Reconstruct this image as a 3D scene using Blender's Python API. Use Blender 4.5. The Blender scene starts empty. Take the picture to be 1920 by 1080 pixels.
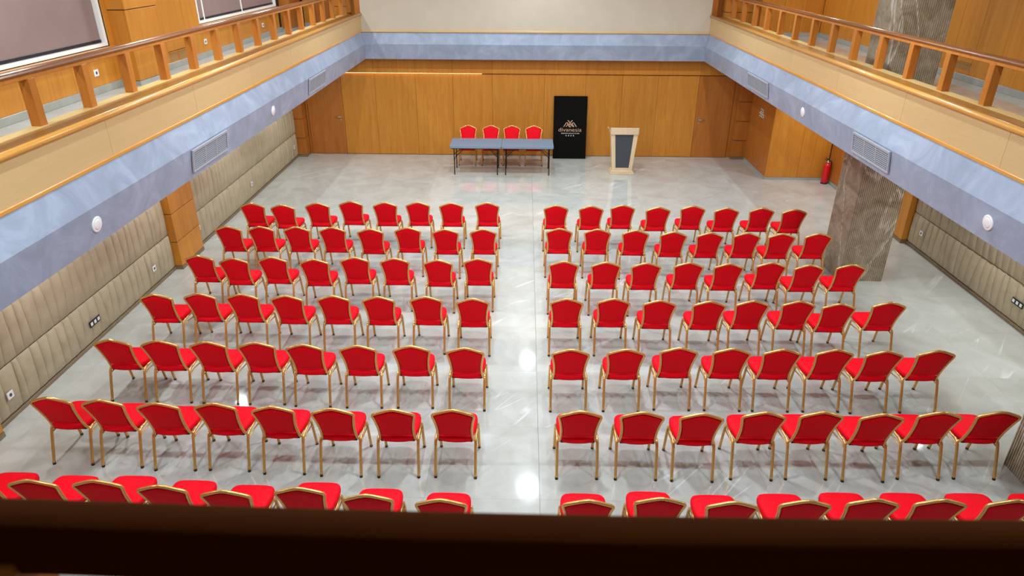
import bpy, bmesh, math, random
from math import sin, cos, pi, radians, sqrt
from mathutils import Vector, Matrix

random.seed(7)
SC = bpy.context.scene
COL = SC.collection

# ------------------------------------------------------------------ camera
cd = bpy.data.cameras.new('camera')
cam = bpy.data.objects.new('camera', cd)
COL.objects.link(cam)
SC.camera = cam
CZ = 5.1165
P, Y, R = radians(-26.304), radians(-0.9386), radians(0.3062)
fw = Vector((sin(Y)*cos(P), cos(Y)*cos(P), sin(P)))
rt = fw.cross(Vector((0, 0, 1))).normalized()
up = rt.cross(fw)
r2 = rt*cos(R) + up*sin(R)
u2 = -rt*sin(R) + up*cos(R)
M = Matrix((r2, u2, -fw)).transposed().to_4x4()
M.translation = Vector((0, 0, CZ))
cam.matrix_world = M
cd.sensor_width = 36.0
cd.lens = 1291.97/1920*36.0
cd.clip_start = 0.05
cd.clip_end = 200
cd.dof.use_dof = True
cd.dof.focus_distance = 9.0
cd.dof.aperture_fstop = 2.4

# ------------------------------------------------------------------ view, world, lights
SC.view_settings.view_transform = 'Standard'
SC.view_settings.look = 'None'
SC.view_settings.gamma = 1.0
SC.view_settings.use_curve_mapping = False
SC.view_settings.exposure = 0.0
SC.cycles.use_denoising = True
SC.cycles.max_bounces = 8
SC.cycles.diffuse_bounces = 5
SC.cycles.glossy_bounces = 4
SC.cycles.sample_clamp_indirect = 6.0
SC.cycles.caustics_reflective = False
SC.cycles.caustics_refractive = False
W = bpy.data.worlds.new('world')
SC.world = W
W.use_nodes = True
W.node_tree.nodes['Background'].inputs[0].default_value = (0.75, 0.85, 1.0, 1)
W.node_tree.nodes['Background'].inputs[1].default_value = 1.0

CEIL = 5.93


def area(name, loc, size, power, color=(1, 1, 1), shape='DISK', sy=None, rot=(0, 0, 0), spread=180):
    l = bpy.data.lights.new(name, 'AREA')
    l.shape = shape
    l.size = size
    if sy:
        l.size_y = sy
    l.energy = power
    l.color = color
    l.spread = radians(spread)
    o = bpy.data.objects.new(name, l)
    o.location = loc
    o.rotation_euler = rot
    COL.objects.link(o)
    return o


HALL = (0.80, 0.92, 1.0)
for y in (6.7, 12.07, 17.45):                      # large round lamps on the hall's centre line
    area('hall_lamp', (0.19, y, CEIL-0.03), 0.34, 124 if y < 17 else 60, HALL)
for x in (-3.3, -1.1, 1.5, 3.7):                   # small downlights between them
    for y in (4.2, 9.2, 14.4):
        area('hall_downlight', (x, y, CEIL-0.02), 0.08, 76, HALL)
for y in (5.5, 8.5, 11.5, 14.5, 17.2):             # downlights in the gallery ceilings
    area('gallery_downlight', (-5.25, y, CEIL-0.02), 0.16, 36, (0.90, 0.96, 1.0))
for y in (8.6, 12.6, 15.4, 17.6):
    area('gallery_downlight', (6.4, y, CEIL-0.02), 0.16, 17, (0.90, 0.96, 1.0))
for y in (4.5, 7.5, 10.5, 13.5, 16.5):             # downlights under the galleries
    area('soffit_downlight', (-5.2, y, 2.50), 0.16, 24, (0.88, 0.96, 1.0))
for y in (4.5, 7.8, 9.6, 13.5, 15.6):
    area('soffit_downlight', (6.8, y, 2.50), 0.16, 24, (0.88, 0.96, 1.0))

# ------------------------------------------------------------------ materials


def new_mat(name):
    m = bpy.data.materials.new(name)
    m.use_nodes = True
    nt = m.node_tree
    b = nt.nodes['Principled BSDF']
    return m, nt, b


def L(c):
    """sRGB 0-255 to linear"""
    r = []
    for v in c:
        v /= 255.0
        r.append(v/12.92 if v <= 0.04045 else ((v+0.055)/1.055)**2.4)
    return tuple(r) + (1.0,)


def coords(nt, scale=(1, 1, 1), rnd=0.0, rot=0.0):
    tc = nt.nodes.new('ShaderNodeTexCoord')
    mp = nt.nodes.new('ShaderNodeMapping')
    mp.inputs['Scale'].default_value = scale
    if rot:
        m0 = nt.nodes.new('ShaderNodeMapping')
        m0.inputs['Rotation'].default_value = (0, 0, rot)
        nt.links.new(tc.outputs['Object'], m0.inputs['Vector'])
        nt.links.new(m0.outputs['Vector'], mp.inputs['Vector'])
    else:
        nt.links.new(tc.outputs['Object'], mp.inputs['Vector'])
    if rnd:
        oi = nt.nodes.new('ShaderNodeObjectInfo')
        mu = nt.nodes.new('ShaderNodeMath')
        mu.operation = 'MULTIPLY'
        mu.inputs[1].default_value = rnd
        cb = nt.nodes.new('ShaderNodeCombineXYZ')
        nt.links.new(oi.outputs['Random'], mu.inputs[0])
        for i in range(3):
            nt.links.new(mu.outputs[0], cb.inputs[i])
        nt.links.new(cb.outputs[0], mp.inputs['Location'])
    return mp.outputs['Vector']


def noise(nt, vec, scale, detail=4, rough=0.5, dist=0.0):
    n = nt.nodes.new('ShaderNodeTexNoise')
    n.inputs['Scale'].default_value = scale
    n.inputs['Detail'].default_value = detail
    n.inputs['Roughness'].default_value = rough
    n.inputs['Distortion'].default_value = dist
    nt.links.new(vec, n.inputs['Vector'])
    return n.outputs['Fac']


def ramp(nt, fac, stops):
    r = nt.nodes.new('ShaderNodeValToRGB')
    e = r.color_ramp.elements
    while len(e) < len(stops):
        e.new(0.5)
    for i, (p, c) in enumerate(stops):
        e[i].position = p
        e[i].color = c
    nt.links.new(fac, r.inputs['Fac'])
    return r.outputs['Color']


def mix(nt, a, b, fac, mode='MIX'):
    m = nt.nodes.new('ShaderNodeMix')
    m.data_type = 'RGBA'
    m.blend_type = mode
    for s, v in ((0, fac), (6, a), (7, b)):
        if hasattr(v, 'is_linked') or hasattr(v, 'links'):
            nt.links.new(v, m.inputs[s])
        else:
            m.inputs[s].default_value = v
    return m.outputs[2]


def bump(nt, b, h, strength=0.2, dist=0.01):
    bp = nt.nodes.new('ShaderNodeBump')
    bp.inputs['Strength'].default_value = strength
    bp.inputs['Distance'].default_value = dist
    nt.links.new(h, bp.inputs['Height'])
    nt.links.new(bp.outputs[0], b.inputs['Normal'])


def wood(name, light, dark, grain='z', rough=0.4, vary=0.10, spec=0.4, coat=0.0, fine=0.93):
    m, nt, b = new_mat(name)
    sc = {'z': (9, 9, 0.7), 'y': (9, 0.7, 9), 'x': (0.7, 9, 9)}[grain]
    v = coords(nt, sc, 40.0)
    f = noise(nt, v, 1.2, 6, 0.6, 0.8)
    c = ramp(nt, f, [(0.28, L(dark)), (0.72, L(light))])
    f2 = noise(nt, v, 7.0, 3, 0.7)
    c2 = ramp(nt, f2, [(0.3, (fine, fine*0.985, fine*0.97, 1)), (0.7, (1.03, 1.03, 1.03, 1))])
    c3 = mix(nt, c, c2, 1.0, 'MULTIPLY')
    oi = nt.nodes.new('ShaderNodeObjectInfo')
    mr = nt.nodes.new('ShaderNodeMapRange')
    mr.inputs[3].default_value = 1.0-vary
    mr.inputs[4].default_value = 1.0+vary*0.6
    nt.links.new(oi.outputs['Random'], mr.inputs[0])
    hv = nt.nodes.new('ShaderNodeHueSaturation')
    nt.links.new(mr.outputs[0], hv.inputs['Value'])
    nt.links.new(c3, hv.inputs['Color'])
    nt.links.new(hv.outputs[0], b.inputs['Base Color'])
    b.inputs['Roughness'].default_value = rough
    b.inputs['Specular IOR Level'].default_value = spec
    b.inputs['Coat Weight'].default_value = coat
    b.inputs['Coat Roughness'].default_value = 0.15
    return m


def plain(name, col, rough=0.5, metal=0.0, spec=0.5, nz=0.0, nscale=20):
    m, nt, b = new_mat(name)
    if nz:
        v = coords(nt)
        f = noise(nt, v, nscale, 4)
        lo = tuple(x*(1-nz) for x in L(col)[:3]) + (1,)
        hi = tuple(min(1, x*(1+nz)) for x in L(col)[:3]) + (1,)
        nt.links.new(ramp(nt, f, [(0.3, lo), (0.7, hi)]), b.inputs['Base Color'])
    else:
        b.inputs['Base Color'].default_value = L(col)
    b.inputs['Roughness'].default_value = rough
    b.inputs['Metallic'].default_value = metal
    b.inputs['Specular IOR Level'].default_value = spec
    return m


def emit(name, col, s):
    m, nt, b = new_mat(name)
    b.inputs['Base Color'].default_value = (0.8, 0.8, 0.8, 1)
    b.inputs['Emission Color'].default_value = col
    b.inputs['Emission Strength'].default_value = s
    return m


def vein_mask(nt, vec, scale, width, dist=1.5, detail=3):
    f = noise(nt, vec, scale, detail, 0.55, dist)
    s = nt.nodes.new('ShaderNodeMath'); s.operation = 'SUBTRACT'; s.inputs[1].default_value = 0.5
    a = nt.nodes.new('ShaderNodeMath'); a.operation = 'ABSOLUTE'
    nt.links.new(f, s.inputs[0]); nt.links.new(s.outputs[0], a.inputs[0])
    return ramp(nt, a.outputs[0], [(0.0, (1, 1, 1, 1)), (width, (0, 0, 0, 1))])


def marble_tile():
    m, nt, b = new_mat('polished grey marble tile')
    v = coords(nt, (1, 1, 1), 60.0)
    base = ramp(nt, noise(nt, v, 1.6, 6, 0.6, 0.9), [(0.25, L((176, 174, 164))), (0.5, L((190, 189, 181))), (0.75, L((202, 202, 196)))])
    v2 = coords(nt, (1.9, 0.15, 1), 60.0, 0.75)
    vn = vein_mask(nt, v2, 0.85, 0.006, 0.12, 2)
    gate = ramp(nt, noise(nt, v, 1.1, 2), [(0.54, (0, 0, 0, 1)), (0.66, (0.6, 0.6, 0.6, 1))])
    vm = mix(nt, vn, gate, 1.0, 'MULTIPLY')
    c = mix(nt, base, L((240, 240, 238)), vm)
    nt.links.new(c, b.inputs['Base Color'])
    b.inputs['Roughness'].default_value = 0.055
    b.inputs['Specular IOR Level'].default_value = 0.85
    return m


def marble_column():
    m, nt, b = new_mat('brown veined marble')
    v = coords(nt, (1, 1, 1), 30.0)
    base = ramp(nt, noise(nt, v, 3.0, 8, 0.65, 1.5), [(0.3, L((134, 116, 90))), (0.5, L((164, 148, 124))), (0.72, L((188, 174, 150)))])
    v2 = coords(nt, (1.0, 1.0, 0.55), 30.0)
    vn = vein_mask(nt, v2, 0.75, 0.016, 1.1, 4)
    vn2 = vein_mask(nt, v, 2.0, 0.008, 1.0, 3)
    gate = ramp(nt, noise(nt, v, 1.7, 2), [(0.42, (0, 0, 0, 1)), (0.6, (1, 1, 1, 1))])
    g2 = mix(nt, vn2, gate, 1.0, 'MULTIPLY')
    c = mix(nt, base, L((214, 206, 192)), vn)
    c = mix(nt, c, L((196, 186, 168)), g2)
    nt.links.new(c, b.inputs['Base Color'])
    b.inputs['Roughness'].default_value = 0.35
    return m


def plaster(name, lo, mid, hi):
    m, nt, b = new_mat(name)
    v = coords(nt, (1, 1, 1), 0)
    f = noise(nt, v, 2.2, 7, 0.62, 1.2)
    c = ramp(nt, f, [(0.25, L(lo)), (0.5, L(mid)), (0.75, L(hi))])
    nt.links.new(c, b.inputs['Base Color'])
    b.inputs['Roughness'].default_value = 0.42
    b.inputs['Specular IOR Level'].default_value = 0.35
    return m


WALLWOOD = wood('oak veneer upright', (208, 140, 50), (190, 118, 36), 'z', 0.42, 0.06)
DARKWOOD = wood('oak veneer reddish', (188, 116, 46), (168, 96, 32), 'z', 0.42, 0.05)
POSTWOOD = wood('oak post', (200, 128, 50), (180, 106, 36), 'z', 0.38, 0.08)
PANELWOOD = wood('pale oak fascia', (205, 172, 122), (201, 167, 115), 'y', 0.45, 0.03, fine=0.975)
TRIMWOOD = wood('golden oak moulding', (224, 162, 74), (204, 138, 54), 'y', 0.3, 0.03, 0.5, 0.3)
CURBWOOD = wood('oak curb top', (176, 124, 58), (148, 98, 40), 'y', 0.4, 0.03)
LITCURB = wood('light-toned lit curb strip', (226, 196, 132), (206, 172, 106), 'y', 0.3, 0.03)  # pale tone paints the yellow light reflected along the curb top
TRIMX = wood('pale oak moulding', (222, 190, 138), (208, 172, 116), 'x', 0.4, 0.02)
RAILWOOD = wood('varnished walnut handrail', (146, 88, 42), (116, 66, 28), 'y', 0.25, 0.02, 0.35, 0.35)
NEARWOOD = wood('shade-toned walnut handrail', (88, 42, 3), (72, 32, 2), 'x', 0.8, 0.0, 0.03)  # backlit shade put into the colour, darker than the side handrails
LECTWOOD = wood('light beech', (230, 206, 172), (216, 188, 148), 'z', 0.45, 0.05)
GREY = plaster('grey blue plaster', (134, 144, 160), (148, 158, 177), (168, 178, 196))
TILE = marble_tile()
COLM = marble_column()
GROUT = plain('grout', (150, 147, 138), 0.7)
BEIGE = plain('beige paint', (198, 186, 166), 0.7, 0, 0.3, 0.03, 3)
CEILM = plain('pale ceiling paint', (176, 172, 164), 0.8)
LEATHER = plain('taupe leatherette', (178, 162, 134), 0.5, 0, 0.35, 0.08, 6)
PLINTH = plain('brown plinth', (128, 108, 82), 0.5, 0, 0.4, 0.1, 12)
ACCESS = plain('brown access panel', (158, 116, 60), 0.5)
STONEPL = plain('grey stone plinth', (164, 164, 156), 0.3, 0, 0.5, 0.08, 8)
RED = plain('red upholstery', (228, 10, 30), 0.6, 0, 0.08, 0.05, 60)
GOLD = plain('gold painted metal', (226, 174, 100), 0.26, 0.7, 0.5)
RUBBER = plain('black rubber', (16, 14, 14), 0.7)
WHITE = plain('white plastic', (236, 236, 234), 0.4)
WHITEFR = plain('white window frame', (244, 243, 240), 0.35)
BLIND = plain('mauve roller blind', (140, 118, 112), 0.7, 0, 0.3, 0.07, 1.6)
BLACK = plain('black plastic', (22, 20, 24), 0.45)
NAVY = plain('black weight bar', (14, 12, 26), 0.4)
STEEL = plain('black metal', (20, 20, 22), 0.4, 0.3)
CHROME = plain('brushed steel', (214, 204, 184), 0.25, 0.9)
TABLETOP = plain('blue grey table top', (118, 138, 158), 0.45, 0, 0.5, 0.03, 10)
SIGNM = plain('matt black board', (13, 10, 8), 0.7, 0, 0.08)
COPPER = plain('rose gold print', (214, 170, 138), 0.5)
OFFW = plain('off white print', (225, 216, 208), 0.5)
CHAR = plain('charcoal laminate', (66, 68, 74), 0.5)
EXTR = plain('fire red paint', (210, 10, 22), 0.22, 0, 0.6)
GRILLE = plain('grey vent metal', (176, 180, 190), 0.4, 0.1)
DARKGAP = plain('dark recess', (30, 24, 20), 0.8)
GLASS = plain('window glass', (200, 215, 225), 0.05, 0, 0.5)
GLASS.node_tree.nodes['Principled BSDF'].inputs['Transmission Weight'].default_value = 0.9
LED = emit('warm led strip', (1.0, 0.70, 0.34, 1), 5.5)

# ------------------------------------------------------------------ mesh helpers


class MB:
    def __init__(s):
        s.v = []
        s.f = []
        s.sm = []

    def add(s, vs, fs, smooth=False):
        n = len(s.v)
        s.v += [tuple(v) for v in vs]
        s.f += [tuple(i+n for i in f) for f in fs]
        s.sm += [smooth]*len(fs)
        return s

    def box(s, x0, x1, y0, y1, z0, z1, b=0.0):
        if x0 > x1: x0, x1 = x1, x0
        if y0 > y1: y0, y1 = y1, y0
        if z0 > z1: z0, z1 = z1, z0
        if not b:
            vs = [(x, y, z) for z in (z0, z1) for y in (y0, y1) for x in (x0, x1)]
            return s.add(vs, [(0, 2, 3, 1), (4, 5, 7, 6), (0, 1, 5, 4), (2, 6, 7, 3), (0, 4, 6, 2), (1, 3, 7, 5)])
        bm = bmesh.new()
        bmesh.ops.create_cube(bm, size=1.0)
        for v in bm.verts:
            v.co = Vector(((x0+x1)/2+v.co.x*(x1-x0), (y0+y1)/2+v.co.y*(y1-y0), (z0+z1)/2+v.co.z*(z1-z0)))
        bmesh.ops.bevel(bm, geom=bm.edges[:], offset=b, segments=1, affect='EDGES')
        bm.verts.index_update()
        s.add([v.co[:] for v in bm.verts], [[v.index for v in f.verts] for f in bm.faces])
        bm.free()
        return s

    def tube(s, pts, r, n=8, closed=False, cap=True, rx=None):
        pts = [Vector(p) for p in pts]
        m = len(pts)
        rs = r if isinstance(r, (list, tuple)) else [r]*m
        prev = None
        vs = []
        for i, p in enumerate(pts):
            if closed:
                t = (pts[(i+1) % m]-pts[i-1]).normalized()
            else:
                t = (pts[min(i+1, m-1)]-pts[max(i-1, 0)]).normalized()
            if prev is None:
                a = Vector((1, 0, 0)) if abs(t.x) < 0.9 else Vector((0, 1, 0))
                u = (a-t*a.dot(t)).normalized()
            else:
                u = (prev-t*prev.dot(t)).normalized()
            prev = u
            w = t.cross(u)
            for k in range(n):
                a = 2*pi*k/n
                vs.append(p+(u*cos(a)*(rx or rs[i])+w*sin(a)*rs[i]))
        fs = []
        for i in range(m if closed else m-1):
            j = (i+1) % m
            for k in range(n):
                k2 = (k+1) % n
                fs.append((i*n+k, i*n+k2, j*n+k2, j*n+k))
        s.add(vs, fs, True)
        if cap and not closed:
            b = len(s.v)-m*n
            s.f.append(tuple(b+k for k in range(n))[::-1]); s.sm.append(False)
            s.f.append(tuple(b+(m-1)*n+k for k in range(n))); s.sm.append(False)
        return s

    def prism(s, poly, axis, a, b):
        """poly of 2-D points extruded along axis from a to b; 'x': (y,z) 'y': (x,z) 'z': (x,y)"""
        def mk(p, t):
            return {'x': (t, p[0], p[1]), 'y': (p[0], t, p[1]), 'z': (p[0], p[1], t)}[axis]
        n = len(poly)
        vs = [mk(p, a) for p in poly]+[mk(p, b) for p in poly]
        fs = [tuple(range(n))[::-1], tuple(range(n, 2*n))]+[(i, (i+1) % n, n+(i+1) % n, n+i) for i in range(n)]
        return s.add(vs, fs)

    def lathe(s, prof, n=20, c=(0, 0), smooth=True):
        vs = [(c[0]+r*cos(2*pi*k/n), c[1]+r*sin(2*pi*k/n), z) for r, z in prof for k in range(n)]
        fs = []
        for i in range(len(prof)-1):
            for k in range(n):
                fs.append((i*n+k, i*n+(k+1) % n, (i+1)*n+(k+1) % n, (i+1)*n+k))
        s.add(vs, fs, smooth)
        b = len(s.v)-len(vs)
        s.f.append(tuple(b+k for k in range(n))[::-1]); s.sm.append(False)
        s.f.append(tuple(b+(len(prof)-1)*n+k for k in range(n))); s.sm.append(False)
        return s

    def xf(s, mat):
        s.v = [tuple(mat @ Vector(v)) for v in s.v]
        return s

    def mesh(s, name, mat, fix=True):
        me = bpy.data.meshes.new(name)
        me.from_pydata(s.v, [], s.f)
        me.polygons.foreach_set('use_smooth', s.sm)
        if fix:
            bm = bmesh.new()
            bm.from_mesh(me)
            bmesh.ops.recalc_face_normals(bm, faces=bm.faces[:])
            bm.to_mesh(me)
            bm.free()
        me.materials.append(mat)
        me.update()
        return me

    def build(s, name, mat, parent=None, fix=True):
        o = bpy.data.objects.new(name, s.mesh(name, mat, fix))
        COL.objects.link(o)
        if parent:
            o.parent = parent
        return o


def inst(name, me, parent=None, loc=(0, 0, 0)):
    o = bpy.data.objects.new(name, me)
    COL.objects.link(o)
    o.location = loc
    if parent:
        o.parent = parent
    return o


def tag(o, label=None, cat=None, group=None, kind=None):
    if label: o['label'] = label
    if cat: o['category'] = cat
    if group: o['group'] = group
    if kind: o['kind'] = kind
    return o


def empty(name, loc=(0, 0, 0), rz=0):
    o = bpy.data.objects.new(name, None)
    o.empty_display_size = 0.2
    o.location = loc
    o.rotation_euler = (0, 0, rz)
    COL.objects.link(o)
    return o


def copy_tree(o, parent=None):
    c = o.copy()
    COL.objects.link(c)
    c.parent = parent
    for ch in KIDS[o.name]:
        copy_tree(ch, c)
    return c


# ------------------------------------------------------------------ key dimensions
XC = 0.235
OA, OB, ZA, ZB, ZC = 4.331, 4.235, 3.199, 2.926, 2.562
YA = 18.238                 # plane of the grey beam's top edge at the far end
YN = 1.25                   # same for the camera's own gallery
WL, WR, WB = -6.12, 7.47, 18.56
GF = 3.20                   # gallery floor
CURB = 3.605

# ------------------------------------------------------------------ floor
fl = MB().box(WL-0.2, WR+0.3, -3.2, 20.4, -0.12, -0.006).build('floor', GROUT)
tag(fl, 'polished pale grey marble floor of the hall', kind='structure')
xs = [0.21+1.2*i for i in range(-6, 7)]
ys = [18.62-1.2*i for i in range(0, 15)]
full = None
for i in range(len(xs)-1):
    for j in range(len(ys)-1):
        x0, x1 = max(xs[i], WL), min(xs[i+1], WR)
        y0, y1 = ys[j+1], ys[j]
        gl = 0.003 if abs(xs[i]-0.21) < .01 else 0.0006
        gr = 0.003 if abs(xs[i+1]-0.21) < .01 else 0.0006
        cx, cy = (x0+x1)/2, (y0+y1)/2
        me = MB().box(x0+gl-cx, x1-gr-cx, y0+0.0006-cy, y1-0.0006-cy, -0.006, 0.0)
        if full is None or x1-x0 < 1.19 or gl > .002 or gr > .002:
            mm = me.mesh('tile', TILE, False)
            if full is None and x1-x0 > 1.19 and gl < .002 and gr < .002:
                full = mm
        else:
            mm = full
        inst('tile', mm, fl, (cx, cy, 0))

# ------------------------------------------------------------------ ceiling
cl = MB().box(WL-0.2, WR+0.3, -3.2, 20.4, CEIL, CEIL+0.15).build('ceiling', CEILM)
tag(cl, 'white ceiling high above the hall', kind='structure')

# ------------------------------------------------------------------ back wall
wb = MB().box(WL-0.2, 5.98, WB+0.03, WB+0.2, 0, ZC).build('wall_back', DARKGAP)
tag(wb, 'oak panelled wall at the far end of the hall', kind='structure')
seams = [-4.84, -3.95, -2.87, -1.89, -0.85, 0.52, 1.60, 2.56, 3.49, 4.55]
for a, b in zip(seams[:-1], seams[1:]):
    MB().box(a+0.002, b-0.002, WB, WB+0.03, 0.012, 2.15, 0.002).build('panel', WALLWOOD, wb)
# upper fascia panels, a little proud, with the light cove under them
fs2 = [-5.86, -4.84, -3.95, -2.87, -1.89, -0.85, 0.52, 1.60, 2.56, 3.49, 4.55, 5.50]
for a, b in zip(fs2[:-1], fs2[1:]):
    MB().box(a+0.0015, b-0.0015, WB-0.045, WB+0.03, 2.17, ZC-0.002, 0.003).build('fascia_panel', WALLWOOD, wb)
MB().box(-5.80, -1.12, WB-0.030, WB-0.012, 2.164, 2.1695).build('light_strip', LED, wb)

for n, (a, b, hx, hdir) in enumerate(((-5.80, -4.84, -4.93, -1), (4.55, 5.50, 4.66, 1)), 1):
    d = MB().box(a+0.005, b-0.005, WB-0.002, WB+0.03, 0.008, 2.15, 0.003).build(f'door_{n}', DARKWOOD)
    tag(d, ('flush oak door at the left end of the far wall', 'flush oak door at the right end of the far wall')[n-1], kind='structure')
    h = MB()
    h.tube([(hx, WB-0.002, 1.02), (hx, WB-0.05, 1.02), (hx+hdir*0.02, WB-0.06, 1.02), (hx+hdir*0.13, WB-0.06, 1.02)], 0.011, 8)
    h.box(hx-0.02, hx+0.02, WB-0.010, WB-0.002, 0.995, 1.045)
    h.box(hx-0.018, hx+0.018, WB-0.012, WB-0.002, 0.92, 0.955)
    h.build('door_handle', CHROME, d)

for a_, b_ in ((WL+0.27, -5.805), (5.505, 5.98)):
    MB().box(a_, b_, WB, WB+0.03, 0.0, ZC).build('panel', DARKWOOD, wb)
# beige upper wall and its timber moulding
ub = MB().box(XC-OA, XC+OA, YA, YA+0.16, ZA, CEIL).build('wall_back_upper', BEIGE)
tag(ub, 'plain beige wall above the far beam', kind='structure')
MB().box(XC-OA+0.005, XC+OA-0.005, YA-0.03, YA, ZA+0.002, ZA+0.052, 0.008).build('moulding', TRIMX, ub)

# ------------------------------------------------------------------ padded walls


def padded(parent, xw, sgn, y0, y1, rows, pitch, name='padded_strip'):
    """strips of leatherette between slightly slanted stitched folds; sgn = direction the face looks in x"""
    for (z0, z1, single) in rows:
        n = max(2, round((y1-y0)/pitch))
        eb = [y0+(y1-y0)*i/n+(random.uniform(-.048, .048) if 0 < i < n else 0) for i in range(n+1)]
        et = [y0+(y1-y0)*i/n+(random.uniform(-.048, .048) if 0 < i < n else 0) for i in range(n+1)]
        for i in range(1, n, 2):
            et[i] += 0.03
        big = MB()
        for i in range(n):
            mb = MB()
            uu = [0, .07, .28, .5, .72, .93, 1]
            vv = [0, .05, .5, .95, 1]
            vs = []
            bulge = random.uniform(.040, .055)
            for v in vv:
                ev = {0: 0.12, 0.05: .72, .5: 1, .95: .78, 1: .12}[v]
                a = eb[i]+(et[i]-eb[i])*v
                b = eb[i+1]+(et[i+1]-eb[i+1])*v
                for u in uu:
                    eu = {0: 0.15, .07: .6, .28: .93, .5: 1, .72: .93, .93: .6, 1: 0.15}[u]
                    vs.append((xw+sgn*(0.004+bulge*ev*eu), a+(b-a)*u, z0+(z1-z0)*v+0.004*(1 if v < .5 else -1)))
            nu = len(uu)
            fs = [(r*nu+c, r*nu+c+1, (r+1)*nu+c+1, (r+1)*nu+c) for r in range(len(vv)-1) for c in range(nu-1)]
            (mb if single else big).add(vs, fs, True)
            if single:
                mb.build(name, LEATHER, parent, False)
        if not single:
            tag(big.build('padded_panel', LEATHER, parent, False), kind='stuff')


def pilaster(parent, x0, x1, y0, y1, z0, z1, step, mat, plinth=None, phase=0.0):
    """stack of veneer blocks parted by recessed joints"""
    p = MB().box(x0+(0.012 if x0 > WL-0.01 else 0), x1-(0.012 if x1 < WR else 0), y0+0.012, y1-0.012, z0, z1).build('pilaster', DARKGAP, parent)
    z = z0
    first = True
    while z < z1-0.02:
        t = min(z+(step if not first else step+phase), z1)
        MB().box(x0, x1, y0, y1, z+(0.006 if not first else 0.07), t-(0.006 if t < z1 else 0), 0.003).build('wood_block', mat, p)
        z = t
        first = False
    MB().box(x0-0.004 if x1 > 0 else x0, x1+0.004 if x0 < 0 else x1, y0-0.004, y1+0.004, z0, z0+0.065).build('plinth', plinth or PLINTH, p)
    return p


wl = MB().box(WL-0.18, WL-0.0, -3.0, 19.6, 0, GF).build('wall_left', DARKGAP)
tag(wl, 'left side wall clad in padded taupe strips and oak', kind='structure')
ROWS = [(0.055, 0.65, True), (0.65, 1.27, True), (1.27, 1.90, False), (1.90, 2.55, False)]
for a, b in ((6.30, 10.92), (11.82, 18.20)):
    padded(wl, WL, 1, a, b, ROWS, 0.175)
padded(wl, WL, 1, 1.2, 5.38, [(r[0], r[1], False) for r in ROWS], 0.175)
pilaster(wl, WL-0.01, -5.975, 5.40, 6.30, 0, ZC, 0.51, WALLWOOD)
pilaster(wl, WL-0.01, -5.975, 10.93, 11.81, 0, ZC, 0.51, WALLWOOD)
pilaster(wl, WL-0.01, -5.86, 18.21, WB-0.0, 0, ZC, 0.51, DARKWOOD)
for a, b in ((1.2, 5.39), (6.31, 10.92), (11.82, 18.20)):
    MB().box(WL, WL+0.028, a, b, 0, 0.05, 0.004).build('plinth', PLINTH, wl)

wr = MB().box(WR, WR+0.18, -3.0, 16.57, 0, GF).build('wall_right', DARKGAP)
tag(wr, 'right side wall clad in padded taupe strips and oak', kind='structure')
padded(wr, WR, -1, 6.30, 12.52, ROWS, 0.175)
padded(wr, WR, -1, 1.2, 6.28, [(r[0], r[1], False) for r in ROWS], 0.175)
pilaster(wr, 7.335, WR+0.01, 12.54, 13.42, 0, ZC, 2.7, WALLWOOD, PLINTH)
MB().box(WR-0.028, WR, 1.2, 12.53, 0, 0.05, 0.004).build('plinth', PLINTH, wr)
for a, b in ((13.43, 14.5), (14.5, 15.55), (15.55, 16.555)):
    MB().box(WR-0.03, WR, a+0.004, b-0.004, 0.07, ZC-0.004, 0.003).build('panel', DARKWOOD, wr)
MB().box(WR-0.035, WR, 13.43, 16.56, 0, 0.065).build('plinth', STONEPL, wr)
# the boxed-out corner by the far wall
jb = MB().box(5.98, WR+0.18, 16.60, 19.6, 0, GF-0.4).build('wall_right_corner', DARKGAP)
tag(jb, 'oak clad boxed out corner behind the fire extinguisher', kind='structure')
for a, b in ((5.95, 6.72), (6.72, WR-0.04)):
    MB().box(a+(0 if a < 6 else 0.002), b-0.002, 16.57, 16.60, 0.07, ZC-0.004, 0.002).build('panel', WALLWOOD, jb)
for a, b in ((16.60, 17.22), (17.22, 17.80), (17.80, 18.38)):
    MB().box(5.95, 5.98, a+0.002, b-0.002, 0.07, ZC-0.004, 0.002).build('panel', DARKWOOD, jb)
MB().box(5.945, WR-0.035, 16.565, 16.60, 0, 0.065).build('plinth', STONEPL, jb)
MB().box(5.945, 5.98, 16.60, 18.38, 0, 0.065).build('plinth', STONEPL, jb)
pilaster(jb, 5.60, 5.98, 18.38, 18.62, 0, ZC, 0.51, DARKWOOD)

# ------------------------------------------------------------------ balconies


def beam_poly(c, s, back):
    """section of the grey beam: c = plane of top edge, s = direction towards the hall, back = depth behind"""
    d = OA-OB
    return [(c, ZA), (c+s*d, ZB), (c+s*(d-0.05), ZC), (c-s*back, ZC), (c-s*back, ZA)]


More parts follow.
